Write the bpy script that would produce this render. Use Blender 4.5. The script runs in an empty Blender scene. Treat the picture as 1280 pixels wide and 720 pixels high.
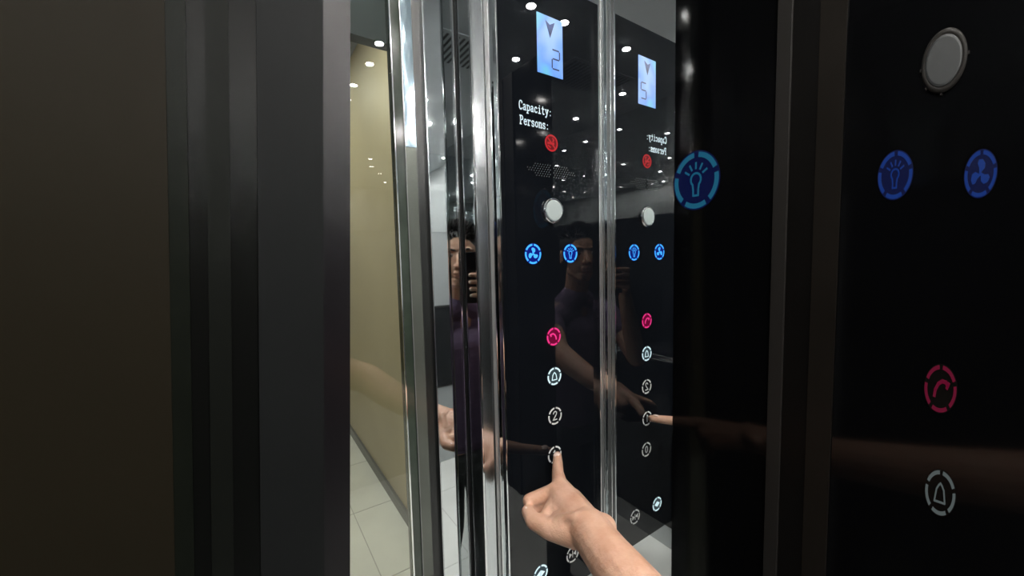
import bpy, bmesh, math, random
from mathutils import Vector, Matrix

random.seed(7)
S = bpy.context.scene
C = S.collection
CH = 1.5                       # height of the phone lens above the car floor
PI = math.pi

# ------------------------------------------------------------------ camera, world, exposure
F_PX = 490.0
down = Vector((150, 6500, F_PX)).normalized()          # direction of gravity as the camera sees it (x right, y down, z ahead)
ux = Vector((722, -59, F_PX)); ux = (ux - down * ux.dot(down)).normalized()
yy = (-down).cross(ux)
RW = Matrix((ux, yy, -down))                            # camera (right, down, ahead) -> world
def cw(x, y, z):                                        # a point given in the camera's own frame, in metres
    return RW @ Vector((x, y, z)) + Vector((0, 0, CH))
cam_data = bpy.data.cameras.new('camera')
cam_data.sensor_width = 36.0
cam_data.lens = 36.0 * F_PX / 1280.0
cam_data.clip_start = 0.002
cam = bpy.data.objects.new('camera', cam_data)
C.objects.link(cam)
right = RW @ Vector((1, 0, 0)); up = -(RW @ Vector((0, 1, 0))); back = -(RW @ Vector((0, 0, 1)))
M = Matrix((right, up, back)).transposed().to_4x4()
M.translation = Vector((0, 0, CH))
cam.matrix_world = M
S.camera = cam
S.view_settings.view_transform = 'Standard'
S.view_settings.look = 'None'
S.view_settings.gamma = 1.0
S.view_settings.use_curve_mapping = False
S.view_settings.exposure = 0.0
S.cycles.caustics_reflective = False
S.cycles.caustics_refractive = False
S.cycles.max_bounces = 14
S.cycles.glossy_bounces = 12
S.cycles.transparent_max_bounces = 16
S.cycles.use_denoising = True
S.cycles.sample_clamp_indirect = 30
w = bpy.data.worlds.new('world'); S.world = w
w.use_nodes = True
w.node_tree.nodes['Background'].inputs[0].default_value = (0.8, 0.9, 1.0, 1)
w.node_tree.nodes['Background'].inputs[1].default_value = 0.15
LAMP = 1080.0                   # strength of the car's small ceiling spots

# ------------------------------------------------------------------ materials
def mat(name, col, rough=0.5, metal=0.0, ior=1.5, emis=None, es=0.0, var=0.0, vscale=8.0, bump=0.0, bscale=60.0,
        stretch=None, spec=0.5, coat=0.0, col2=None):
    m = bpy.data.materials.new(name); m.use_nodes = True
    nt = m.node_tree; b = nt.nodes['Principled BSDF']
    b.inputs['Base Color'].default_value = (*col, 1)
    b.inputs['Roughness'].default_value = rough
    b.inputs['Metallic'].default_value = metal
    b.inputs['IOR'].default_value = ior
    b.inputs['Specular IOR Level'].default_value = spec
    b.inputs['Coat Weight'].default_value = coat
    b.inputs['Coat Roughness'].default_value = 0.02
    if emis:
        b.inputs['Emission Color'].default_value = (*emis, 1)
        b.inputs['Emission Strength'].default_value = es
    tc = nt.nodes.new('ShaderNodeTexCoord')
    mp = nt.nodes.new('ShaderNodeMapping'); nt.links.new(tc.outputs['Object'], mp.inputs[0])
    if stretch: mp.inputs['Scale'].default_value = stretch
    if var or col2:
        n = nt.nodes.new('ShaderNodeTexNoise'); n.inputs['Scale'].default_value = vscale; n.inputs['Detail'].default_value = 5
        nt.links.new(mp.outputs[0], n.inputs[0])
        r = nt.nodes.new('ShaderNodeValToRGB')
        r.color_ramp.elements[0].position = .3; r.color_ramp.elements[1].position = .7
        a = col if col2 else tuple(c * (1 - var) for c in col)
        z = col2 if col2 else tuple(min(1, c * (1 + var)) for c in col)
        r.color_ramp.elements[0].color = (*a, 1); r.color_ramp.elements[1].color = (*z, 1)
        nt.links.new(n.outputs['Fac'], r.inputs[0]); nt.links.new(r.outputs[0], b.inputs['Base Color'])
    if bump:
        n = nt.nodes.new('ShaderNodeTexNoise'); n.inputs['Scale'].default_value = bscale; n.inputs['Detail'].default_value = 3
        nt.links.new(mp.outputs[0], n.inputs[0])
        bp = nt.nodes.new('ShaderNodeBump'); bp.inputs['Strength'].default_value = bump; bp.inputs['Distance'].default_value = 0.002
        nt.links.new(n.outputs['Fac'], bp.inputs['Height']); nt.links.new(bp.outputs[0], b.inputs['Normal'])
    return m

M_mirror = mat('mirror_steel', (.84, .86, .86), .012, 1.0)
M_stile = mat('door_mirror_steel', (.62, .655, .66), .018, 1.0)
M_wavy = mat('wavy_polished_steel', (.55, .60, .62), .05, 1.0, bump=.35, bscale=30, stretch=(1, 1, .6))
M_bluestrip = mat('bluish_rippled_steel', (.36, .46, .52), .12, 1.0, bump=.7, bscale=45, stretch=(1, 1, .25))
M_trimsat = mat('satin_trim', (.36, .37, .37), .22, .7, var=.1, vscale=30, stretch=(20, 20, 1))
M_back = mat('polished_back_steel', (.46, .48, .49), .04, .5)
M_stripgg = mat('grey_green_strip', (.10, .11, .095), .25, .5, var=.15)
M_satin = mat('satin_steel', (.62, .65, .67), .17, 1.0, var=.06, vscale=30, stretch=(20, 20, .5))
M_brush = mat('brushed_wall_steel', (.50, .52, .53), .20, .25, var=.05, vscale=20, stretch=(30, 30, .4))
M_ceil = mat('ceiling_steel', (.58, .62, .65), .3, .15, var=.05, vscale=10)
M_chrome = mat('chrome', (.85, .87, .88), .08, 1.0)
M_black = mat('black_glass', (.0045, .0055, .0075), .004, 0, 1.52, var=.1)
M_rubber = mat('black_rubber', (.008, .008, .009), .5)
M_darkmetal = mat('dark_channel', (.007, .008, .0075), .3, 0, var=.2)
M_slot = mat('vent_slot_dark', (.01, .01, .012), .6)
M_tile = mat('white_floor_tile', (.86, .87, .84), .12, 0, 1.45, var=.06, vscale=4)
M_grout = mat('tile_joint', (.50, .50, .48), .7)
M_beige = mat('beige_wall_paint', (.44, .38, .25), .55, var=.04, vscale=3)
M_landceil = mat('landing_ceiling_paint', (.25, .27, .29), .8, var=.05)
M_header = mat('landing_header_paint', (.045, .06, .07), .6, var=.15)
M_white = mat('milky_button_face', (.40, .46, .46), .35, var=.03)
M_skin = mat('skin', (.55, .305, .205), .46, 0, 1.4, vscale=34, bump=.45, bscale=190, col2=(.68, .42, .31), spec=.4)
M_skin.node_tree.nodes['Principled BSDF'].inputs['Subsurface Weight'].default_value = .12
M_skin.node_tree.nodes['Principled BSDF'].inputs['Subsurface Scale'].default_value = .006
M_nail = mat('fingernail', (.85, .66, .58), .25, 0, 1.45, var=.03)
M_hair = mat('black_hair', (.012, .010, .009), .45, var=.3)
M_shirt = mat('purple_cotton', (.14, .095, .17), .85, var=.15, vscale=20, bump=.3, bscale=40)
M_trouser = mat('dark_grey_trouser_cloth', (.075, .08, .085), .9, var=.2, vscale=15, bump=.3, bscale=50)
M_shoe = mat('grey_shoe_leather', (.10, .10, .11), .5, var=.2)
M_phone = mat('black_phone_shell', (.008, .008, .010), .25, 0, 1.5, var=.1)
M_lens = mat('lens_glass', (.004, .004, .008), .02, 0, 1.6)
M_eyew = mat('eye_white', (.7, .68, .64), .2)
M_lip = mat('lips', (.36, .14, .11), .45, var=.1)

def emis(name, col, s, base=(0.002, 0.002, 0.002)):
    return mat(name, base, .4, emis=col, es=s, var=.02, spec=.1)
M_blue = emis('backlit_light_blue', (.05, .38, 1.0), 1.5)
M_deep = emis('backlit_deep_blue', (.001, .008, .20), 1.0)
M_pink = emis('backlit_pink', (1.0, .045, .28), 1.0)
M_pinkdim = emis('backlit_pink_halo', (.16, .0, .03), 1.0)
M_whiteon = emis('backlit_white', (.75, .95, 1.0), 1.1)
M_whitehalo = emis('backlit_white_halo', (.03, .05, .06), 1.0)
M_off = mat('grey_print_added_glow', (.55, .55, .54), .5, emis=(.45, .45, .43), es=.25, var=.05)  # button print is unlit; a little emission added to brighten it
M_red = emis('backlit_red', (.50, .018, .025), 1.0)
M_print = mat('pale_print_added_glow', (.6, .68, .72), .5, emis=(.55, .68, .75), es=.35, var=.03)  # lettering ink with a faint added glow
M_digit = mat('lcd_dark_segment', (.01, .02, .10), .4, var=.1)
M_arrow = mat('lcd_arrow', (.05, .08, .22), .4, var=.4, vscale=60)
M_lamp = emis('downlight_lens', (1.0, .97, .92), LAMP, (.8, .8, .8))
M_lampb = emis('landing_fill_lens', (1.0, .95, .86), 420, (.8, .8, .8))
M_bluedim = emis('dim_echo_blue', (.008, .085, .15), 1.0)  # dim glows for the added side panel, enlarged echoes of the real symbols
M_deepdim = emis('dim_echo_deep_blue', (.0004, .0025, .030), 1.0)
M_blue2 = emis('dim_echo_mid_blue', (.004, .025, .15), 1.0)
M_pinkd = emis('dim_echo_red', (.10, .003, .018), 1.0)
M_whited = emis('dim_echo_grey', (.07, .085, .085), 1.0)
M_reddim = None

def lcd_mat():
    m = bpy.data.materials.new('lcd_blue'); m.use_nodes = True
    nt = m.node_tree; b = nt.nodes['Principled BSDF']
    b.inputs['Base Color'].default_value = (.02, .03, .06, 1); b.inputs['Roughness'].default_value = .3
    tc = nt.nodes.new('ShaderNodeTexCoord'); n = nt.nodes.new('ShaderNodeTexNoise')
    n.inputs['Scale'].default_value = 22; n.inputs['Detail'].default_value = 1
    nt.links.new(tc.outputs['Object'], n.inputs[0])
    r = nt.nodes.new('ShaderNodeValToRGB'); e = r.color_ramp.elements
    e[0].position = .30; e[0].color = (.12, .55, .80, 1)
    e[1].position = .66; e[1].color = (.26, .50, 1.0, 1)
    x = e.new(.48); x.color = (.13, .34, .98, 1)
    nt.links.new(n.outputs['Fac'], r.inputs[0]); nt.links.new(r.outputs[0], b.inputs['Emission Color'])
    b.inputs['Emission Strength'].default_value = .95
    return m
M_lcd = lcd_mat()

def glass_mat(name, tint, ior=1.5, rough=0.0):
    m = bpy.data.materials.new(name); m.use_nodes = True
    nt = m.node_tree; nt.nodes.clear()
    o = nt.nodes.new('ShaderNodeOutputMaterial'); mx = nt.nodes.new('ShaderNodeMixShader')
    t = nt.nodes.new('ShaderNodeBsdfTransparent'); t.inputs[0].default_value = (*tint, 1)
    g = nt.nodes.new('ShaderNodeBsdfGlossy'); g.inputs['Roughness'].default_value = rough
    f = nt.nodes.new('ShaderNodeFresnel'); f.inputs[0].default_value = ior
    ge = nt.nodes.new('ShaderNodeNewGeometry'); fr_ = nt.nodes.new('ShaderNodeMath'); fr_.operation = 'SUBTRACT'; fr_.inputs[0].default_value = 1.0
    mu = nt.nodes.new('ShaderNodeMath'); mu.operation = 'MULTIPLY'      # only the outward faces reflect: rays cross the pane unbent
    nt.links.new(ge.outputs['Backfacing'], fr_.inputs[1]); nt.links.new(f.outputs[0], mu.inputs[0]); nt.links.new(fr_.outputs[0], mu.inputs[1])
    nt.links.new(mu.outputs[0], mx.inputs[0]); nt.links.new(t.outputs[0], mx.inputs[1]); nt.links.new(g.outputs[0], mx.inputs[2])
    nt.links.new(mx.outputs[0], o.inputs[0])
    return m
M_glass = glass_mat('clear_door_glass', (.92, .96, .92), 1.75)
M_glassedge = mat('green_glass_edge', (.028, .038, .028), .12, 0, 1.5, var=.2, vscale=30)

# finishes of the added leaf (left) and side panel (right), dimness put into their colour
M_bronze = mat('dark_bronze_band', (.0105, .0086, .0052), .5, 0, 1.25, var=.08, vscale=4, spec=.22)
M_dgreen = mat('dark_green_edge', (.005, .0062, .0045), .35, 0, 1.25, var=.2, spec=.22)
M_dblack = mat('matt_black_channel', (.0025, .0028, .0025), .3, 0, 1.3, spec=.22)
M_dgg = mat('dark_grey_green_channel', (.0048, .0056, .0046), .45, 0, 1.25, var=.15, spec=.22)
M_dgrey = mat('dark_grey_band', (.0078, .0086, .0088), .5, 0, 1.25, var=.1, vscale=5, spec=.22)
M_dplum = mat('dark_plum_band', (.0045, .0037, .0048), .3, 0, 1.3, var=.2, vscale=5)
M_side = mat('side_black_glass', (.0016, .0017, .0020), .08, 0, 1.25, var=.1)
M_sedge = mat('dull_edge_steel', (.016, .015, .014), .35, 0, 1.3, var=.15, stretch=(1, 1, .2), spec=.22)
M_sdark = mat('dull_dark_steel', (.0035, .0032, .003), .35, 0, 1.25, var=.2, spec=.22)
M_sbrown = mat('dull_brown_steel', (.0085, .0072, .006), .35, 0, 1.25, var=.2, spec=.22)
M_sface = mat('dull_grey_button_face', (.012, .0140, .0145), .5, var=.04)

# ------------------------------------------------------------------ mesh helpers
def link(name, bm, m, parent=None, smooth=False, bevel=0.0):
    bmesh.ops.recalc_face_normals(bm, faces=bm.faces)
    me = bpy.data.meshes.new(name); bm.to_mesh(me); bm.free()
    me.materials.append(m)
    o = bpy.data.objects.new(name, me); C.objects.link(o)
    if smooth:
        for p in me.polygons: p.use_smooth = True
    if bevel:
        b = o.modifiers.new('bevel', 'BEVEL'); b.width = bevel; b.segments = 2; b.limit_method = 'ANGLE'
    if parent:
        o.parent = parent
        o.matrix_parent_inverse = Matrix.Translation(-parent.location) @ Matrix.Identity(4) if parent.type == 'EMPTY' else Matrix.Identity(4)
    return o
def box(bm, x0, x1, y0, y1, z0, z1):
    v = [bm.verts.new((x, y, z)) for x in (x0, x1) for y in (y0, y1) for z in (z0, z1)]
    for f in ((0, 1, 3, 2), (4, 6, 7, 5), (0, 4, 5, 1), (2, 3, 7, 6), (0, 2, 6, 4), (1, 5, 7, 3)):
        bm.faces.new([v[i] for i in f])
def boxes(*bs):
    bm = bmesh.new()
    for b in bs: box(bm, *b)
    return bm
def tag(o, label=None, cat=None, group=None, kind=None):
    if label: o['label'] = label
    if cat: o['category'] = cat
    if group: o['group'] = group
    if kind: o['kind'] = kind
    return o
def empty(name, loc, label=None, cat=None, group=None, kind=None):
    o = bpy.data.objects.new(name, None); C.objects.link(o); o.location = loc; o.empty_display_size = .02
    return tag(o, label, cat, group, kind)
def prism(bm, pts, frame, depth):
    """pts: 2D outline; frame(u, v, d) -> 3D; a closed slab of the given thickness"""
    a = [bm.verts.new(frame(u, v, 0)) for u, v in pts]
    b = [bm.verts.new(frame(u, v, depth)) for u, v in pts]
    bm.faces.new(a); bm.faces.new(b[::-1])
    n = len(pts)
    for i in range(n): bm.faces.new((a[i], a[(i + 1) % n], b[(i + 1) % n], b[i]))
def stroke(bm, pts, wd, frame, depth, cap=True):
    """a pen line of width wd through pts as short overlapping slabs"""
    for i in range(len(pts) - 1):
        (x0, y0), (x1, y1) = pts[i], pts[i + 1]
        L = math.hypot(x1 - x0, y1 - y0) or 1e-9
        tx, ty = (x1 - x0) / L * wd / 2, (y1 - y0) / L * wd / 2
        k = .6 if cap else 0
        prism(bm, [(x0 - tx * k - ty, y0 - ty * k + tx), (x1 + tx * k - ty, y1 + ty * k + tx),
                   (x1 + tx * k + ty, y1 + ty * k - tx), (x0 - tx * k + ty, y0 - ty * k - tx)], frame, depth)
def arc(bm, r0, r1, a0, a1, frame, depth, n=8, sx=1, sy=1, cx=0, cy=0):
    pts = [(cx + sx * r1 * math.cos(a0 + (a1 - a0) * i / n), cy + sy * r1 * math.sin(a0 + (a1 - a0) * i / n)) for i in range(n + 1)]
    pts += [(cx + sx * r0 * math.cos(a1 - (a1 - a0) * i / n), cy + sy * r0 * math.sin(a1 - (a1 - a0) * i / n)) for i in range(n + 1)]
    # quads keep the ring flat
    h = n + 1
    for i in range(n):
        prism(bm, [pts[i], pts[i + 1], pts[2 * h - 2 - i], pts[2 * h - 1 - i]], frame, depth)
def disc(bm, r, frame, depth, n=32, sx=1, sy=1, cx=0, cy=0):
    prism(bm, [(cx + sx * r * math.cos(2 * PI * i / n), cy + sy * r * math.sin(2 * PI * i / n)) for i in range(n)], frame, depth)
def lathe(bm, prof, frame, n=40):
    rings = [[bm.verts.new(frame(r * math.cos(2 * PI * i / n), r * math.sin(2 * PI * i / n), d)) for i in range(n)] for r, d in prof]
    for a, b in zip(rings, rings[1:]):
        for i in range(n): bm.faces.new((a[i], a[(i + 1) % n], b[(i + 1) % n], b[i]))
    bm.faces.new(rings[0]); bm.faces.new(rings[-1][::-1])

# ------------------------------------------------------------------ the car: shell
XR = .546            # right wall
XW = 1.36             # right wall of the wide rear part of the car
XL = -.62            # left wall
YF = .500            # face of the front return that carries the control panel
YD = .546            # face of the doors
YB = -1.55           # back wall
ZC = CH + .75        # ceiling
P0, P1 = CH - .597, CH + .434      # lower and upper edge of the black panels
def struct(name, bm, m, bevel=0): return tag(link(name, bm, m, None, False, bevel), kind='structure')

struct('floor', boxes((XL - .1, XW + .1, YB - .1, YD + .03, -.06, 0)), M_tile)
struct('trim_1', boxes(*[(XL, XW, y - .0015, y + .0015, 0, .0008) for y in (-1.2, -.6)], (.9, .903, YB, 0, 0, .0007), *[(x - .0015, x + .0015, YB, YD, 0, .0009) for x in (-.3, .25)]), M_grout)
struct('ceiling', boxes((XL - .1, XW + .1, YB - .1, YD + .03, ZC, ZC + .06)), M_ceil)
struct('wall_back', boxes((XL - .1, XW + .1, YB - .06, YB, 0, ZC)), M_back)
struct('wall_left', boxes((XL - .06, XL, YB, YD, 0, ZC)), M_brush)
struct('wall_back_added_mirror', boxes((XL, XW, YB, YB + .004, 1.70, ZC)), M_mirror)  # mirror band added to multiply the reflected spots
struct('wall_left_added_mirror', boxes((XL, XL + .004, YB + .004, YD - .06, 1.70, ZC)), M_mirror)  # same added mirror band on the left wall
# right wall: satin steel behind the passenger; mirror steel above and below the black glass in front
struct('wall_right', boxes((XW, XW + .06, YB, .004, 0, ZC)), M_brush)
struct('wall_right_return', boxes((XR, XW + .06, .0, .0049, 0, ZC)), M_brush)
struct('wall_right_upper', boxes((XR, XR + .06, .005, .359, P1, ZC)), M_mirror)
struct('wall_right_lower', boxes((XR, XR + .06, .005, .359, 0, P0)), M_mirror)
# front return wall above / below the control panel, and its return into the doorway
struct('wall_front', boxes((.300, XR, YF, YF + .05, P1, ZC)), M_mirror)
struct('wall_front_lower', boxes((.300, XR, YF, YF + .05, 0, P0)), M_mirror)
struct('wall_front_core', boxes((.305, XR + .06, YF + .05, YF + .12, 0, ZC)), M_rubber)
# satin front face of the door jamb, polished return face, bright nosing between them
jamb = empty('trim_2', (.29, YF, 0), kind='structure')
link('satin_face', boxes((.2815, .2995, YF - .001, YF + .03, 0, ZC)), M_satin, jamb)
link('polished_return', boxes((.2795, .2815, YF + .002, YD - .001, 0, ZC)), M_stile, jamb)
link('bright_nosing', boxes((.2775, .2815, YF - .0025, YF + .002, 0, ZC)), M_chrome, jamb, bevel=.001)
link('jamb_core', boxes((.2815, .305, YF + .03, YF + .12, 0, ZC)), M_rubber, jamb)

mp = tag(link('mirror_panel', boxes((XR, XR + .02, .359, YF + .001, 0, ZC)), M_mirror),
         'narrow full height mirror-polished panel in the corner right of the control panel', 'mirror')

# corner profile right of the panel and edge profile left of it
def profile(name, parts, label):
    t = empty(name, (parts[0][1], YF, P0), label, 'metal trim')
    for nm, x0, x1, y0, y1, m, bv in parts:
        link(nm, boxes((x0, x1, y0, y1, 0, ZC)), m, t, bevel=bv)
    return t
profile('edge_trim', [('polished_channel', .3005, .3055, YF - .004, YF + .004, M_trimsat, 0),
                      ('bright_rib', .3055, .3075, YF - .007, YF + .004, M_chrome, .0008),
                      ('wavy_channel', .3075, .3165, YF - .003, YF + .004, M_wavy, 0),
                      ('bright_lip', .3165, .3195, YF - .008, YF + .004, M_chrome, .0009)],
        'ribbed chrome edge trim along the left side of the black control panel')
profile('corner_trim', [('bright_rib', .5245, .5275, YF - .009, YF + .004, M_chrome, .001),
                        ('wavy_channel', .5275, .5345, YF - .004, YF + .004, M_trimsat, 0),
                        ('centre_rib', .5345, .5365, YF - .008, YF + .004, M_chrome, .0008),
                        ('dark_channel', .5365, .5425, YF - .003, YF + .004, M_trimsat, 0),
                        ('corner_bead', .5425, .5458, YF - .005, YF + .004, M_wavy, .0008)],
        'ribbed chrome corner trim between the control panel and the mirror panel')

# ------------------------------------------------------------------ doors
d1 = empty('door_1', (.15, YD, 0), kind='structure')
DT = YD + .03
link('glass_pane', boxes((.03, .190, YD + .004, YD + .014, .02, ZC - .02)), M_glass, d1)
link('glass_edge_seal', boxes((.182, .1835, YD + .001, YD + .004, .02, ZC - .02)), M_chrome, d1)
link('green_edge', boxes((.1835, .1955, YD + .002, YD + .022, 0, ZC)), M_glassedge, d1)
link('bright_bead', boxes((.1955, .1970, YD - .001, YD + .02, 0, ZC)), M_trimsat, d1, bevel=.0006)
link('bluish_strip', boxes((.1975, .2130, YD + .0008, DT, CH + .16, ZC)), M_bluestrip, d1)  # bluish, rippled upper length of the strip
link('grey_green_strip', boxes((.1970, .2130, YD + .0015, DT, 0, CH + .16)), M_stripgg, d1)
link('dark_gasket', boxes((.2130, .2285, YD + .006, DT, 0, ZC)), M_darkmetal, d1)
link('thin_bead', boxes((.2285, .2305, YD - .0015, DT, 0, ZC)), M_satin, d1, bevel=.0006)
link('mirror_stile', boxes((.2305, .2738, YD, DT, 0, ZC)), M_stile, d1)
link('closing_bead', boxes((.2738, .2765, YD - .003, DT, 0, ZC)), M_chrome, d1, bevel=.0012)
link('gap_rubber', boxes((.2765, .2795, YD + .001, DT, 0, ZC)), M_rubber, d1)

d2 = empty('door_added', (-.2, .54, 0), kind='structure')  # added dark leaf, standing in for a dim band on the left
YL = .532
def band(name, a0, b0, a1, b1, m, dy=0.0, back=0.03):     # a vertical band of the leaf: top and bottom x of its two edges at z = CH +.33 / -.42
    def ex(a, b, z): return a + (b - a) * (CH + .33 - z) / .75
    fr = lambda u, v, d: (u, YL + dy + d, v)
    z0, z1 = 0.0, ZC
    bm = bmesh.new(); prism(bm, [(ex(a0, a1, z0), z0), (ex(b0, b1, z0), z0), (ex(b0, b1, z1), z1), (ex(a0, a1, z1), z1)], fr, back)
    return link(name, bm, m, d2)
# edges of the added leaf lean so they look upright from the camera
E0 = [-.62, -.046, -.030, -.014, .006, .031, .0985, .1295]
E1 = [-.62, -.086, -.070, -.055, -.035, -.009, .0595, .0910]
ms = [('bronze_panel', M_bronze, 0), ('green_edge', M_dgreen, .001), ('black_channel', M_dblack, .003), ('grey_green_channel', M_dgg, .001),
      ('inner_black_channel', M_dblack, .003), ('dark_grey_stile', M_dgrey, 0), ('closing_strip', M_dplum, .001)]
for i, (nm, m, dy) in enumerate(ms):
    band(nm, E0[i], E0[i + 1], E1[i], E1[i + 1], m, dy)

# ------------------------------------------------------------------ landing beyond the glass door
struct('floor_landing', boxes((-1.6, .9, YD + .03, 5.2, -.06, -.001)), M_tile)
struct('trim_3', boxes(*[(-1.6, .7, y - .002, y + .002, -.001, .0006) for y in (1.2, 1.8, 2.4, 3.0, 3.6)], *[(x - .002, x + .002, YD + .05, 5, -.001, .0007) for x in (.45, -.15)]), M_grout)
struct('wall_landing', boxes((.69, .78, YF + .13, 5.2, 0, 2.9)), M_beige)
struct('wall_landing_end', boxes((-1.6, .78, 5.2, 5.3, 0, 2.9)), M_beige)
struct('wall_landing_left', boxes((-1.7, -1.6, YD + .1, 5.3, 0, 2.9)), M_beige)
struct('ceiling_landing', boxes((-1.7, .78, YD + .03, 5.3, 2.9, 2.96)), M_landceil)
struct('trim_4', boxes((-1.6, .69, 1.38, 1.43, ZC - .012, 2.9)), M_header)
struct('baseboard_landing', boxes((.675, .69, YF + .13, 5.2, 0, .07)), mat('grey_skirting', (.12, .12, .11), .4, var=.1))

# ------------------------------------------------------------------ ceiling lights and vent
def fz(x, y, z0): return lambda u, v, d: (x + u, y + v, z0 - d)
def make_light(name, x, y, z, r, m, label, cat, group):
    t = empty(name, (x, y, z), label, cat, group)
    b = bmesh.new(); lathe(b, [(r * 1.45, 0), (r * 1.5, .002), (r * 1.05, .004), (r, .002)], fz(x, y, z), 24); link('bezel', b, M_chrome, t, True)
    b = bmesh.new(); lathe(b, [(r, 0.0015), (r, .0045), (r * .8, .0052)], fz(x, y, z), 24); link('lens', b, m, t, True)
    return t
spots = [(.34, .03), (.20, .02), (.43, -.31), (.20, -.25), (.44, -.47), (.43, -.69), (.44, -.86), (.29, -1.18), (.12, -1.2),
         (.10, -.76), (-.06, -1.05), (-.17, -1.48), (-.42, -1.11), (-.44, -.60), (-.44, -.88), (-.10, .02), (-.12, -.5), (-.40, -.25), (-.45, .05), (.33, -1.42),
         (.74, -.27), (.74, -.69), (.88, -.97), (1.00, -.76), (1.11, -1.19), (1.15, -.40), (1.26, -1.48), (.81, -1.20)]
for i, (x, y) in enumerate(spots):
    make_light('downlight', x, y, ZC, .0135, M_lamp, 'tiny round recessed spotlight shining white in the steel car ceiling', 'ceiling light', 'spotlights in the car ceiling')
for x, y in ((.1, 1.95), (.1, 3.3), (-.6, 2.6), (.1, 1.05)):  # unseen lights added to brighten the landing
    make_light('landing_fill_light', x, y, 2.9, .05, M_lampb, 'added round warm fill light over the landing beyond the glass door', 'ceiling light', 'added landing fill lights')
vt = empty('ceiling_vent', (-.19, -.23, ZC), 'slotted metal air vent in the car ceiling', 'vent')
link('vent_plate', boxes((-.33, .02, -.33, -.12, ZC - .004, ZC)), M_ceil, vt, bevel=.001)
for k in range(16):
    bm = bmesh.new(); x = -.315 + k * .0205
    prism(bm, [(x, -.315), (x + .009, -.315), (x + .009, -.135), (x, -.135)], lambda u, v, d: (u, v, ZC - .0052 + d), .0015)
    link('vent_slot', bm, M_slot, vt)

# ------------------------------------------------------------------ things on the walls behind the passenger
bp = empty('wall_screen', (1.1, YB, CH - .6), 'black framed glass panel hung on the rear steel wall', 'screen')
link('screen_frame', boxes((.86, 1.34, YB, YB + .018, CH - .93, CH - .33)), M_rubber, bp, bevel=.002)
link('screen_glass', boxes((.875, 1.325, YB + .017, YB + .0195, CH - .915, CH - .345)), M_black, bp)
hr = empty('handrail', (XL, -.5, 1.0), 'round chrome handrail along the left car wall', 'handrail')
bm = bmesh.new(); lathe(bm, [(.016, 0), (.016, 1.5)], lambda u, v, d: (XL + .06 + u, -1.1 + d, 1.0 + v), 20); link('rail_tube', bm, M_chrome, hr, True)
for y in (-1.0, -.35, .3):
    bm = bmesh.new(); lathe(bm, [(.02, 0), (.02, .006), (.008, .008), (.008, .06)], lambda u, v, d: (XL + d, y + u, 1.0 + v), 16); link('rail_bracket', bm, M_chrome, hr, True)
lp = empty('raised_cladding', (XL, -.5, .5), 'black cladding board on the left car wall, raised to darken reflections', 'wall panel')
link('board', boxes((XL, XL + .012, YB + .05, YD - .08, .12, 1.70)), M_black, lp)  # board height raised so the control panel reflects something dark
lp = empty('raised_cladding', (0, YB, .5), 'black cladding board on the rear car wall, raised to darken reflections', 'wall panel')
link('board', boxes((XL + .05, XR - .05, YB, YB + .012, .12, 1.70)), M_black, lp)  # raised likewise to keep the reflections dark

# ------------------------------------------------------------------ control panel (black glass)
cp = empty('control_panel', (.423, YF, P0), 'tall black glass lift control panel with lit display and round touch buttons', 'control panel')
link('glass_plate', boxes((.3195, .5245, YF, YF + .012, P0, P1)), M_black, cp, bevel=.0004)
link('back_box', boxes((.31, .54, YF + .012, YF + .05, P0, P1)), M_rubber, cp)

def face(cx, cz, sx=1.0, sy=1.0, lift=0.0):      # frame on the front glass: u to the right, v up, d towards the room
    return lambda u, v, d: (cx + u * sx, YF - .0001 - lift - d, CH + cz + v * sy)
def side(cy, cz, sx=1.0, sy=1.0, lift=0.0):      # frame on the right wall seen from inside the car: u to the right = towards the camera
    return lambda u, v, d: (XR - .0001 - lift - d, cy - u * sx, CH + cz + v * sy)
TH = .0003
def ring5(fr, r=.0150, wd=.0027, start=.30):
    bm = bmesh.new()
    for k in range(5):
        a = start + k * 2 * PI / 5
        arc(bm, r - wd, r, a + .11, a + 2 * PI / 5 - .11, fr, TH, 8)
    return bm
def sym_fan(fr):
    bm = bmesh.new()
    for k in range(3):
        a = math.radians(120 * k + 95)
        ca, sa = math.cos(a), math.sin(a)
        pts = [(.0009, -.0006), (.0030, -.0040), (.0062, -.0046), (.0090, -.0022), (.0094, .0012), (.0070, .0024), (.0040, .0010), (.0010, .0010)]
        prism(bm, [(x * ca - y * sa, x * sa + y * ca) for x, y in pts], fr, TH)
    disc(bm, .0013, fr, TH, 12)
    return bm
def sym_bulb(fr):
    bm = bmesh.new(); w_ = .0011
    a = [(.0034 * math.cos(t), .0005 + .0034 * math.sin(t)) for t in [math.radians(d) for d in range(-50, 231, 20)]]
    stroke(bm, a, w_, fr, TH)
    stroke(bm, [a[0], (.0017, -.0050), (.0017, -.0080), (-.0017, -.0080), (-.0017, -.0050), a[-1]], w_, fr, TH)
    for d in (30, 60, 90, 120, 150):
        t = math.radians(d); stroke(bm, [(.0054 * math.cos(t), .0010 + .0054 * math.sin(t)), (.0084 * math.cos(t), .0010 + .0084 * math.sin(t))], w_, fr, TH)
    return bm
def sym_call(fr):
    bm = bmesh.new()
    stroke(bm, [(-.0068, .0022), (-.0050, .0046), (-.0015, .0050), (.0020, .0030), (.0045, -.0010), (.0052, -.0050)], .0026, fr, TH)
    stroke(bm, [(-.0076, .0042), (-.0060, .0010)], .0024, fr, TH)
    return bm
def sym_bell(fr):
    bm = bmesh.new()
    stroke(bm, [(-.0052, -.0062), (-.0044, -.0020), (-.0036, .0022), (-.0016, .0050), (0, .0064), (.0016, .0050), (.0036, .0022), (.0044, -.0020), (.0052, -.0062), (-.0052, -.0062)], .0015, fr, TH)
    return bm
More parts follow.
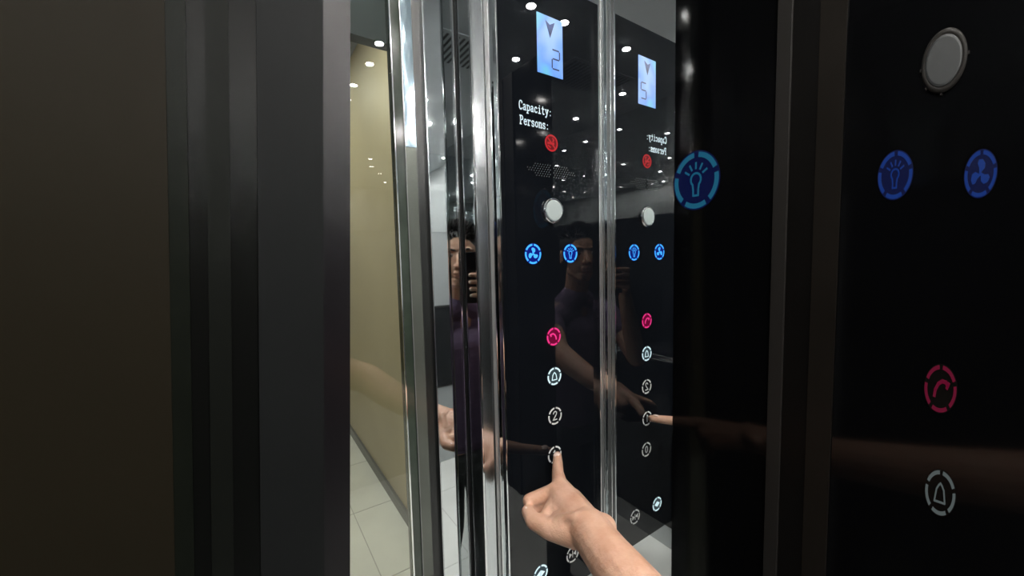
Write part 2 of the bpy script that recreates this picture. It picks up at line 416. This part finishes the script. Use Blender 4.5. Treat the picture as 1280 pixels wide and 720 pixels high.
def sym_two(fr):
    bm = bmesh.new()
    stroke(bm, [(-.0036, .0040), (-.0024, .0068), (.0008, .0078), (.0034, .0058), (.0030, .0024), (-.0012, -.0028), (-.0044, -.0068), (.0040, -.0066)], .0017, fr, TH)
    return bm
def sym_one(fr):
    bm = bmesh.new(); stroke(bm, [(-.0026, .0044), (.0004, .0074), (.0004, -.0070)], .0017, fr, TH); return bm
def sym_zero(fr):
    bm = bmesh.new()
    stroke(bm, [(.0036 * math.cos(t * PI / 8), .0066 * math.sin(t * PI / 8)) for t in range(17)], .0016, fr, TH); return bm
def sym_close(fr):
    bm = bmesh.new()
    prism(bm, [(-.0082, .0048), (-.0018, 0), (-.0082, -.0048)], fr, TH); prism(bm, [(.0082, .0048), (.0018, 0), (.0082, -.0048)], fr, TH)
    stroke(bm, [(0, .0058), (0, -.0058)], .0012, fr, TH); return bm
def sym_open(fr):
    bm = bmesh.new()
    prism(bm, [(-.0016, .0052), (-.0090, 0), (-.0016, -.0052)], fr, TH); prism(bm, [(.0016, .0052), (.0090, 0), (.0016, -.0052)], fr, TH)
    stroke(bm, [(0, .0050), (0, -.0050)], .0020, fr, TH); return bm
def touch_button(parent, fr_at, cx, cz, sym, m_line, m_glow, label, r=.0150, k=1.0, sx=1.0, sy=1.0, msym=None):
    b = bmesh.new(); disc(b, r + .0008, fr_at(cx, cz, sx * k, sy * k), TH)
    o = tag(link('touch_button', b, m_glow, parent), label)
    link('dashed_ring', ring5(fr_at(cx, cz, sx * k, sy * k, TH)), m_line, o)
    link('symbol', sym(fr_at(cx, cz, sx * k, sy * k, TH)), msym or m_line, o)
    return o
M_btn = mat('unlit_touch_field', (.010, .011, .013), .1, 0, 1.5)
XC = .4225
touch_button(cp, face, .382, .0065, sym_fan, M_blue, M_deep, 'blue lit fan touch button', .0150, 1.07)
touch_button(cp, face, .4622, .0062, sym_bulb, M_blue, M_deep, 'blue lit lamp touch button', .0150, 1.04)
touch_button(cp, face, XC, -.1325, sym_call, M_pink, M_pinkdim, 'pink lit call touch button')
touch_button(cp, face, XC, -.2005, sym_bell, M_whiteon, M_whitehalo, 'white lit alarm bell touch button')
touch_button(cp, face, XC, -.2695, sym_two, M_off, M_btn, 'unlit floor 2 touch button')
touch_button(cp, face, .4205, -.3375, sym_one, M_off, M_btn, 'unlit touch button under the fingertip')
touch_button(cp, face, XC, -.4035, sym_zero, M_off, M_btn, 'unlit lowest floor touch button')
touch_button(cp, face, .459, -.5360, sym_close, M_off, M_btn, 'unlit door close touch button')
touch_button(cp, face, .3855, -.5370, sym_open, M_whiteon, M_whitehalo, 'white lit door open touch button')

# red no-smoking mark
def sym_nosmoke(fr):
    bm = bmesh.new()
    arc(bm, .0108, .0134, 0, 2 * PI, fr, TH, 30)
    stroke(bm, [(-.0080, .0080), (.0080, -.0080)], .0022, fr, TH)
    prism(bm, [(-.0085, -.0022), (.0060, -.0022), (.0060, .0012), (-.0085, .0012)], fr, TH)
    stroke(bm, [(.0030, .0026), (.0052, .0052), (.0026, .0074)], .0020, fr, TH)
    stroke(bm, [(-.0070, -.0045), (-.0020, -.0070)], .0022, fr, TH)
    return bm
bm = bmesh.new(); disc(bm, .0128, face(.4235, .185), TH); ns = link('no_smoking_mark', bm, emis('backlit_dark_red', (.13, .004, .006), 1.0), cp)
link('no_smoking_symbol', sym_nosmoke(face(.4235, .185, lift=TH)), M_red, ns)

# display
b = boxes((.3975, .4500, YF - .0008, YF, CH + .2905, CH + .3800)); dp = tag(link('display', b, M_lcd, cp), 'light blue lit display')
fr = face(0, 0, lift=.0008)
bm = bmesh.new()
prism(bm, [(.4141, .3727), (.4231, .3678), (.4238, .3478)], fr, TH); prism(bm, [(.4231, .3678), (.4335, .3735), (.4238, .3478)], fr, TH)
link('down_arrow', bm, M_arrow, dp)
bm = bmesh.new()
x0, x1, z0, z1, z2 = .4272, .4430, .3020, .3175, .3315; g = .0016
for s in ([(x0 + g, z2), (x1 - g, z2)], [(x1, z2 - g), (x1, z1 + g)], [(x1 - g, z1), (x0 + g, z1)], [(x0, z1 - g), (x0, z0 + g)], [(x0 + g, z0), (x1 - g, z0)]):
    stroke(bm, s, .0021, fr, TH)
link('segment_digit', bm, M_digit, dp)

# printed words, drawn as a slab-serif pen face on a 6 x 10 cell
G = {
 'C': [[(5, 7.6), (5, 9), (3.6, 10), (2.2, 10), (.8, 8.4), (.4, 5), (.8, 1.6), (2.2, 0), (3.8, 0), (5, 1.6)]],
 'P': [[(1.2, 0), (1.2, 10)], [(0, 0), (2.6, 0)], [(0, 10), (3.4, 10), (4.8, 9), (5, 7.4), (4.6, 5.8), (3.2, 5), (1.2, 5)]],
 'a': [[(.8, 5.4), (1.6, 6.4), (3.2, 6.4), (4, 5.2), (4, .8), (5, 0)], [(4, 3.6), (2, 3.4), (.6, 2.2), (.8, .6), (2, 0), (3.2, .4), (4, 1.4)]],
 'p': [[(0, 6.4), (1.2, 6.4), (1.2, -3)], [(0, -3), (2.6, -3)], [(1.2, 5), (2.6, 6.4), (4, 6), (5, 4.6), (5, 2), (4, .4), (2.6, 0), (1.2, 1.4)]],
 'c': [[(4.6, 5), (3.6, 6.4), (2.2, 6.4), (.8, 5), (.6, 2.6), (1.2, .8), (2.6, 0), (3.8, .2), (4.8, 1.4)]],
 'i': [[(1, 6.4), (2.6, 6.4), (2.6, 0)], [(.8, 0), (4.6, 0)], [(2.4, 9), (2.9, 9.2)]],
 't': [[(2, 9), (2, 1.4), (3, 0), (4.4, .4)], [(.4, 6.4), (4.4, 6.4)]],
 'y': [[(.8, 6.4), (2.8, 0)], [(4.8, 6.4), (2.6, -.8), (1.4, -3), (.4, -2.6)], [(0, 6.4), (2, 6.4)], [(3.8, 6.4), (5.6, 6.4)]],
 'e': [[(.8, 3.6), (5, 3.6), (4.6, 5.4), (3.2, 6.4), (1.8, 6.2), (.7, 4.4), (.7, 2), (2, .2), (3.6, 0), (5, 1.2)]],
 'r': [[(.2, 6.4), (1.6, 6.4), (1.6, 0)], [(.2, 0), (3.2, 0)], [(1.6, 4.2), (2.8, 6.2), (4.4, 6.4), (5, 5.4)]],
 's': [[(4.6, 5), (4, 6.4), (1.8, 6.4), (.8, 5.2), (1.4, 3.8), (4, 2.8), (4.8, 1.4), (4, 0), (1.6, 0), (.7, 1.4)]],
 'o': [[(2.8, 6.4), (1.2, 5.4), (.6, 3.2), (1.2, 1), (2.8, 0), (4.4, 1), (5, 3.2), (4.4, 5.4), (2.8, 6.4)]],
 'n': [[(0, 6.4), (1.2, 6.4), (1.2, 0)], [(0, 0), (2.2, 0)], [(1.2, 4.8), (2.6, 6.4), (4, 6.2), (4.6, 4.8), (4.6, 0)], [(3.8, 0), (5.6, 0)]],
 ':': [[(2.3, 5.2), (2.9, 5.4)], [(2.3, .4), (2.9, .6)]],
}
def word(txt, x0, z0, adv, h):
    bm = bmesh.new(); s = h / 10; k = adv / 6.6
    for i, ch in enumerate(txt):
        fr = lambda u, v, d, i=i: (x0 + i * adv + u * k, YF - .0001 - d, CH + z0 + v * s)
        for p in G[ch]: stroke(bm, p, 1.35, fr, TH)
    return bm
link('capacity_lettering', word('Capacity:', .3605, .2275, .00735, .0125), M_print, cp)
link('persons_lettering', word('Persons:', .3615, .2055, .00735, .0125), M_print, cp)

# speaker grille: three rows of small slanted slots in two fields
bm = bmesh.new()
for row in range(6):
    zz = .1490 - row * .0036
    off = (0, .0015)[row % 2]
    for k in range(20):
        x = .3745 + k * .0051 + off * 1.7
        if abs(x - .4235) < .0028: continue
        if row in (0, 1, 4, 5) and abs(x - .4235) > .040 - abs(row - 2.5) * .002: continue
        prism(bm, [(-.0009, -.0007), (.0001, -.0008), (.0009, .0007), (-.0001, .0008)], face(x, zz), TH)
link('speaker_slots', bm, mat('speaker_slot_grey', (.09, .095, .10), .5, var=.2), cp)

# round push button with polished ring
def push_button(parent, fr, k, m_ring, m_face):
    bm = bmesh.new(); lathe(bm, [(.0205, 0), (.0208, .0028), (.0196, .0046), (.0176, .0052), (.0166, .0040)], fr, 48)
    o = link('push_button', bm, m_ring, parent, True)
    bm = bmesh.new(); lathe(bm, [(.0166, .0035), (.0166, .0056), (.0150, .0062)], fr, 40); link('button_face', bm, m_face, o)
    for a in (.05, PI + .1, -2.35, -1.6):
        bm = bmesh.new(); arc(bm, .0195, .0222, a - .05, a + .05, fr, .0024, 1); link('lug', bm, m_ring, o)
    return o
push_button(cp, lambda u, v, d: (.4235 + u, YF - d, CH + .0765 + v), 1, M_chrome, M_white)

# ------------------------------------------------------------------ added side panel on the right wall, standing in for a dim band
sp = empty('added_side_panel', (XR, .19, P0), 'added wide dark glass wall panel with dim oval touch symbols right of the mirror', 'control panel')
link('glass_plate', boxes((XR, XR + .02, .005, .3588, P0, P1)), M_side, sp)
link('edge_strip', boxes((XR - .004, XR + .002, .2065, .2225, P0, P1)), M_sedge, sp, bevel=.001)
link('dark_strip', boxes((XR - .002, XR + .002, .1800, .2065, P0, P1)), M_sdark, sp)
link('brown_strip', boxes((XR - .003, XR + .002, .1565, .1800, P0, P1)), M_sbrown, sp)
def sbtn(cy, cz, hw, hh, sym, ml, mg, ms=None, lab=None):
    touch_button(sp, side, cy, cz, sym, ml, mg, lab, .0150, 1.0, hw / .0150, hh / .0150, ms)
sbtn(.3245, .1060, .0335, .0400, sym_bulb, M_bluedim, M_deepdim, None, 'large added dim blue lamp touch button at the edge of the mirror')
sbtn(.1135, .0745, .0125, .0235, sym_bulb, M_blue2, M_deepdim, None, 'added dim blue lamp touch button')
sbtn(.0577, .0655, .0092, .0205, sym_fan, M_blue2, M_deepdim, None, 'added dim blue fan touch button')
sbtn(.0740, -.1345, -.0105, .0232, sym_call, M_pinkd, M_sdark, None, 'added dim red call touch button')
sbtn(.0700, -.2370, .0100, .0225, sym_bell, M_whited, M_sdark, None, 'added dim grey alarm bell touch button')
push_button(sp, lambda u, v, d: (XR - d * .6, .0840 - u * .70, CH + .1725 + v * 1.38), 1, M_sedge, M_sface)

# ------------------------------------------------------------------ person
def seg(bm, p0, r0, p1, r1, n=14):
    p0, p1 = Vector(p0), Vector(p1); ax = p1 - p0; L = ax.length
    ax = ax.normalized() if L > 1e-6 else Vector((0, 0, 1))
    a = ax.orthogonal().normalized(); b = ax.cross(a)
    prof = [(r0 * math.sin(t), -r0 * math.cos(t)) for t in [PI / 2 * k / 4 for k in range(1, 5)]]
    prof += [(r1 * math.cos(t), L + r1 * math.sin(t)) for t in [PI / 2 * k / 4 for k in range(0, 4)]]
    rings = [[bm.verts.new(p0 + ax * d + (a * math.cos(2 * PI * i / n) + b * math.sin(2 * PI * i / n)) * r) for i in range(n)] for r, d in prof]
    s = bm.verts.new(p0 - ax * r0); e = bm.verts.new(p1 + ax * r1)
    for q, w2 in zip(rings, rings[1:]):
        for i in range(n): bm.faces.new((q[i], q[(i + 1) % n], w2[(i + 1) % n], w2[i]))
    for i in range(n):
        bm.faces.new((s, rings[0][(i + 1) % n], rings[0][i])); bm.faces.new((e, rings[-1][i], rings[-1][(i + 1) % n]))
def chain(bm, pts):
    for (p, r), (q, s) in zip(pts, pts[1:]): seg(bm, p, r, q, s)
def ell(bm, c, rad, axes=None, n=20):
    M4 = Matrix.Translation(c) @ (axes.to_4x4() if axes else Matrix.Identity(4)) @ Matrix.Diagonal((*rad, 1))
    bmesh.ops.create_uvsphere(bm, u_segments=n, v_segments=n // 2 + 2, radius=1, matrix=M4)
def fuse(name, bm, m, voxel, it, parent, fac=.5):
    bmesh.ops.recalc_face_normals(bm, faces=bm.faces)
    me = bpy.data.meshes.new(name); bm.to_mesh(me); bm.free()
    o = bpy.data.objects.new(name, me); C.objects.link(o)
    r = o.modifiers.new('remesh', 'REMESH'); r.mode = 'VOXEL'; r.voxel_size = voxel; r.use_smooth_shade = True
    s = o.modifiers.new('smooth', 'SMOOTH'); s.iterations = it; s.factor = fac
    dg = bpy.context.evaluated_depsgraph_get(); dg.update()
    me2 = bpy.data.meshes.new_from_object(o.evaluated_get(dg)); o.modifiers.clear(); o.data = me2
    me2.materials.clear(); me2.materials.append(m); me2.name = name
    for p in me2.polygons: p.use_smooth = True
    o.parent = parent; o.matrix_parent_inverse = Matrix.Translation(-parent.location)
    return o
def V(x, y, z): return Vector((x, y, CH + z))
pr = empty('person', (-.13, -.3, 0), 'person in a purple shirt filming with a phone and pressing a panel button', 'person')

fh = Vector((.42, .907, 0)).normalized(); rh = Vector((fh.y, -fh.x, 0)); uh = Vector((0, 0, 1))
HA = Matrix((rh, fh, uh)).transposed()              # head axes: right, forward, up
H0 = V(-.105, -.235, .005)                          # centre of the head
def hp(x, y, z): return H0 + rh * x + fh * y + uh * z
bm = bmesh.new()
# head
ell(bm, hp(0, -.012, .030), (.074, .092, .080), HA)
ell(bm, hp(0, .018, -.020), (.060, .070, .085), HA)
ell(bm, hp(0, .045, -.078), (.034, .034, .026), HA)
seg(bm, hp(-.045, .005, -.065), .018, hp(-.012, .058, -.092), .015); seg(bm, hp(.045, .005, -.065), .018, hp(.012, .058, -.092), .015)
seg(bm, hp(0, .080, .012), .008, hp(0, .098, -.024), .012); seg(bm, hp(-.012, .086, -.028), .008, hp(.012, .086, -.028), .008)
seg(bm, hp(-.040, .070, .030), .009, hp(.040, .070, .030), .009)
seg(bm, hp(-.016, .082, -.052), .007, hp(.016, .082, -.052), .007); seg(bm, hp(-.014, .080, -.062), .007, hp(.014, .080, -.062), .007)
for s in (-1, 1):
    ell(bm, hp(.036 * s, .055, -.012), (.020, .022, .018), HA)
    ell(bm, hp(.078 * s, -.010, -.005), (.008, .018, .031), HA)
# neck and torso
chain(bm, [(hp(0, -.02, -.06), .052), (V(-.125, -.285, -.17), .052), (V(-.13, -.295, -.25), .062)])
shR, shL = V(.060, -.250, -.265), V(-.305, -.270, -.265)
chain(bm, [(shR, .055), (V(-.03, -.285, -.235), .055), (V(-.125, -.300, -.225), .060), (V(-.22, -.295, -.235), .055), (shL, .055)])
for k in range(24):
    t = k / 23; z = -.33 - .40 * t
    ell(bm, V(-.125, -.305, z), (.163 - .018 * math.sin(PI * t), .098 + .010 * t, .09))
# legs
for kx, ax in ((-.040, -.025), (-.215, -.235)):
    chain(bm, [(V(kx, -.31, -.74), .085), (V(kx, -.285, -1.04), .055), (V(ax, -.300, -1.18), .052), (V(ax, -.315, -1.40), .036)])
    chain(bm, [(V(ax, -.33, -1.455), .030), (V(ax, -.20, -1.470), .026), (V(ax, -.13, -1.475), .020)])
# right arm reaching to the panel
elR, wrR = V(.252, .025, -.310), V(.3375, .337, -.342)
chain(bm, [(shR, .052), (V(.15, -.12, -.290), .046), (elR, .039), (V(.278, .12, -.328), .0360), (V(.305, .225, -.341), .0300), (V(.323, .290, -.342), .0272), (wrR, .0262)])
IM, MM, RM, PM = V(.3660, .424, -.3370), V(.3530, .421, -.3400), V(.3740, .405, -.3500), V(.3720, .388, -.3590)
seg(bm, wrR, .0235, IM, .0135); seg(bm, wrR, .0235, MM, .0130); seg(bm, wrR, .0235, RM, .0145); seg(bm, wrR, .0235, PM, .0150)
ell(bm, V(.346, .385, -.350), (.024, .034, .019))
chain(bm, [(IM, .0125), (V(.3860, .452, -.3365), .0096), (V(.4050, .474, -.3355), .0086), (V(.4190, .4905, -.3350), .0074)])
chain(bm, [(MM, .0122), (V(.3225, .4430, -.3530), .0096), (V(.3250, .438, -.3740), .0086), (V(.3430, .428, -.3780), .0076)])
chain(bm, [(V(.350, .405, -.344), .0125), (V(.334, .405, -.351), .0120), (V(.318, .398, -.356), .0105)])      # web between thumb and index
chain(bm, [(V(.338, .360, -.345), .0200), (V(.325, .375, -.352), .0165)])
ell(bm, V(.3560, .326, -.336), (.0110, .016, .0120))                                                      # bony bump of the wrist
chain(bm, [(RM, .0130), (V(.3400, .430, -.3640), .0098), (V(.3380, .424, -.3840), .0084), (V(.3560, .412, -.3850), .0076)])
chain(bm, [(PM, .0120), (V(.3500, .412, -.3760), .0088), (V(.3530, .402, -.3900), .0078), (V(.3680, .392, -.3860), .0070)])
chain(bm, [(V(.327, .350, -.350), .0190), (V(.3110, .382, -.3560), .0140), (V(.3040, .408, -.3570), .0112), (V(.3090, .428, -.3560), .0092)])
# tendon ridge on the back of the hand
chain(bm, [(V(.345, .350, -.322), .0050), (V(.362, .405, -.327), .0055)])
chain(bm, [(V(.325, .345, -.325), .0070), (V(.318, .372, -.340), .0060)])
# left arm and hand holding the phone
elL, wrL = V(-.260, -.060, -.430), cw(-.088, .165, -.040)
chain(bm, [(shL, .052), (V(-.29, -.16, -.35), .044), (elL, .040), (V(-.20, -.035, -.325), .037), (wrL, .026)])
seg(bm, wrL, .022, cw(-.085, .105, -.030), .019); seg(bm, wrL, .022, cw(-.086, .060, -.024), .014)
seg(bm, cw(-.086, .060, -.022), .013, cw(-.086, .120, -.022), .014)
for k, y in enumerate((.052, .074, .096, .116)):
    chain(bm, [(cw(-.087, y + .012, -.020), .0105), (cw(-.085, y, .004), .0092), (cw(-.060, y - .003, .0105), .0082), (cw(-.022 - (.006, 0, .002, .010)[k] * .5, y - .004, .0090), .0072)])
chain(bm, [(wrL, .020), (cw(-.078, .100, -.040), .014), (cw(-.060, .070, -.030), .0105), (cw(-.048, .048, -.024), .0088)])
body = fuse('body', bm, M_skin, .0026, 5, pr)
# fingernails
def nail(c, d, nrm, L=.010, wd=.0066):
    d = Vector(d).normalized(); nrm = Vector(nrm).normalized(); s = d.cross(nrm).normalized(); nrm = s.cross(d)
    ax = Matrix((s, d, nrm)).transposed()
    b = bmesh.new(); ell(b, Vector(c), (wd, L * .62, .0022), ax, 16)
    link('fingernail', b, M_nail, body, True)
nail(V(.4118, .4845, -.3288), (.60, .78, .05), (-.45, -.15, .9), .0105, .0060)
nail(V(.3035, .4260, -.3520), (.2, .95, .0), (-.9, .1, .5), .0095, .0055)
for y in (.048, .070, .092, .112):
    nail(cw(-.022, y, .0160), RW @ Vector((1, 0, -.1)), RW @ Vector((0, 0, 1)), .007, .0048)
# face parts
for s in (-1, 1):
    b = bmesh.new(); ell(b, hp(.031 * s, .068, .010), (.0125, .0125, .0085), HA, 16); e_ = link('eye', b, M_eyew, body, True)
    b = bmesh.new(); ell(b, hp(.031 * s, .0775, .010), (.0050, .0045, .0050), HA, 12); link('iris', b, M_hair, e_, True)
    b = bmesh.new(); chain(b, [(hp(.015 * s, .081, .028), .0032), (hp(.033 * s, .079, .033), .0035), (hp(.050 * s, .066, .028), .0024)]); link('eyebrow', b, M_hair, body, True)
b = bmesh.new(); chain(b, [(hp(-.020, .078, -.056), .0030), (hp(0, .086, -.053), .0048), (hp(.020, .078, -.056), .0030)]); chain(b, [(hp(-.017, .078, -.061), .0035), (hp(0, .084, -.062), .0055), (hp(.017, .078, -.061), .0035)])
link('lips', b, M_lip, body, True)
# hair: thick short tufts over a close cap
b = bmesh.new(); ell(b, hp(0, -.022, .046), (.082, .092, .082), HA); 
for i in range(700):
    t = random.uniform(0, 2 * PI); ph = random.uniform(.02, 1.25)
    n_ = (math.sin(ph) * math.cos(t), math.sin(ph) * math.sin(t), math.cos(ph))
    p = (n_[0] * .078, -.022 + n_[1] * .088, .046 + n_[2] * .078)
    if p[1] > .055 and p[2] < .075: continue
    l = random.uniform(.008, .022)
    q = (p[0] + n_[0] * l + random.uniform(-.008, .008), p[1] + n_[1] * l + .006, p[2] + n_[2] * l + random.uniform(-.004, .008))
    seg(b, hp(*p), .0050, hp(*q), .0012, 5)
hair = link('hair', b, M_hair, pr, True)
# clothes
b = bmesh.new()
chain(b, [(V(.045, -.255, -.266), .062), (V(-.03, -.285, -.245), .062), (V(-.125, -.305, -.245), .066), (V(-.22, -.295, -.245), .062), (V(-.29, -.270, -.266), .062)])
for k in range(22):
    t = k / 21; z = -.33 - .37 * t
    wx = .176 - .018 * math.sin(PI * min(1, t * 1.25)) - .004 * t; wy = .110 + .012 * t
    ell(b, V(-.125, -.305 - .005 * t, z), (wx, wy, .09))
chain(b, [(shR, .060), (V(.13, -.145, -.285), .057)]); chain(b, [(shL, .060), (V(-.293, -.18, -.335), .055)])
chain(b, [(V(-.03, -.280, -.222), .050), (V(-.120, -.285, -.178), .064), (V(-.22, -.290, -.222), .050)])
fuse('shirt', b, M_shirt, .005, 4, pr)
b = bmesh.new()
ell(b, V(-.128, -.31, -.76), (.168, .118, .10))
for kx, ax in ((-.040, -.025), (-.215, -.235)):
    chain(b, [(V(kx, -.31, -.76), .094), (V(kx, -.285, -1.04), .070), (V(ax, -.300, -1.20), .064), (V(ax, -.310, -1.42), .055)])
fuse('trousers', b, M_trouser, .006, 5, pr)
for ax in (-.025, -.235):
    b = bmesh.new()
    chain(b, [(V(ax, -.335, -1.452), .040), (V(ax, -.22, -1.462), .036), (V(ax, -.11, -1.468), .030)])
    box(b, ax - .042, ax + .042, -.375, -.075, .0005, .016)
    fuse('shoe', b, M_shoe, .004, 4, pr)

# ------------------------------------------------------------------ the phone, held at the lens
ph = empty('phone', tuple(cw(-.028, .05, -.008)), 'black smartphone held upright in the left hand of the person', 'phone')
def cbox(x0, x1, y0, y1, z0, z1):
    b = bmesh.new()
    v = [b.verts.new(cw(x, y, z)) for x in (x0, x1) for y in (y0, y1) for z in (z0, z1)]
    for f in ((0, 1, 3, 2), (4, 6, 7, 5), (0, 4, 5, 1), (2, 3, 7, 6), (0, 2, 6, 4), (1, 5, 7, 3)): b.faces.new([v[i] for i in f])
    return b
link('phone_shell', cbox(-.067, .009, -.022, .140, -.0125, -.004), M_phone, ph, bevel=.002)
link('screen', cbox(-.064, .006, -.019, .137, -.0131, -.0126), M_lens, ph)
b = bmesh.new(); lathe(b, [(.0058, 0), (.0058, .0008), (.0050, .0012)], lambda u, v, d: cw(u, v, -.0040 + d), 20); link('camera_lens', b, M_lens, ph, True)
b = bmesh.new(); lathe(b, [(.0050, 0), (.0050, .0012), (.0042, .0016)], lambda u, v, d: cw(u, v + .016, -.0040 + d), 20); link('camera_lens', b, M_lens, ph, True)
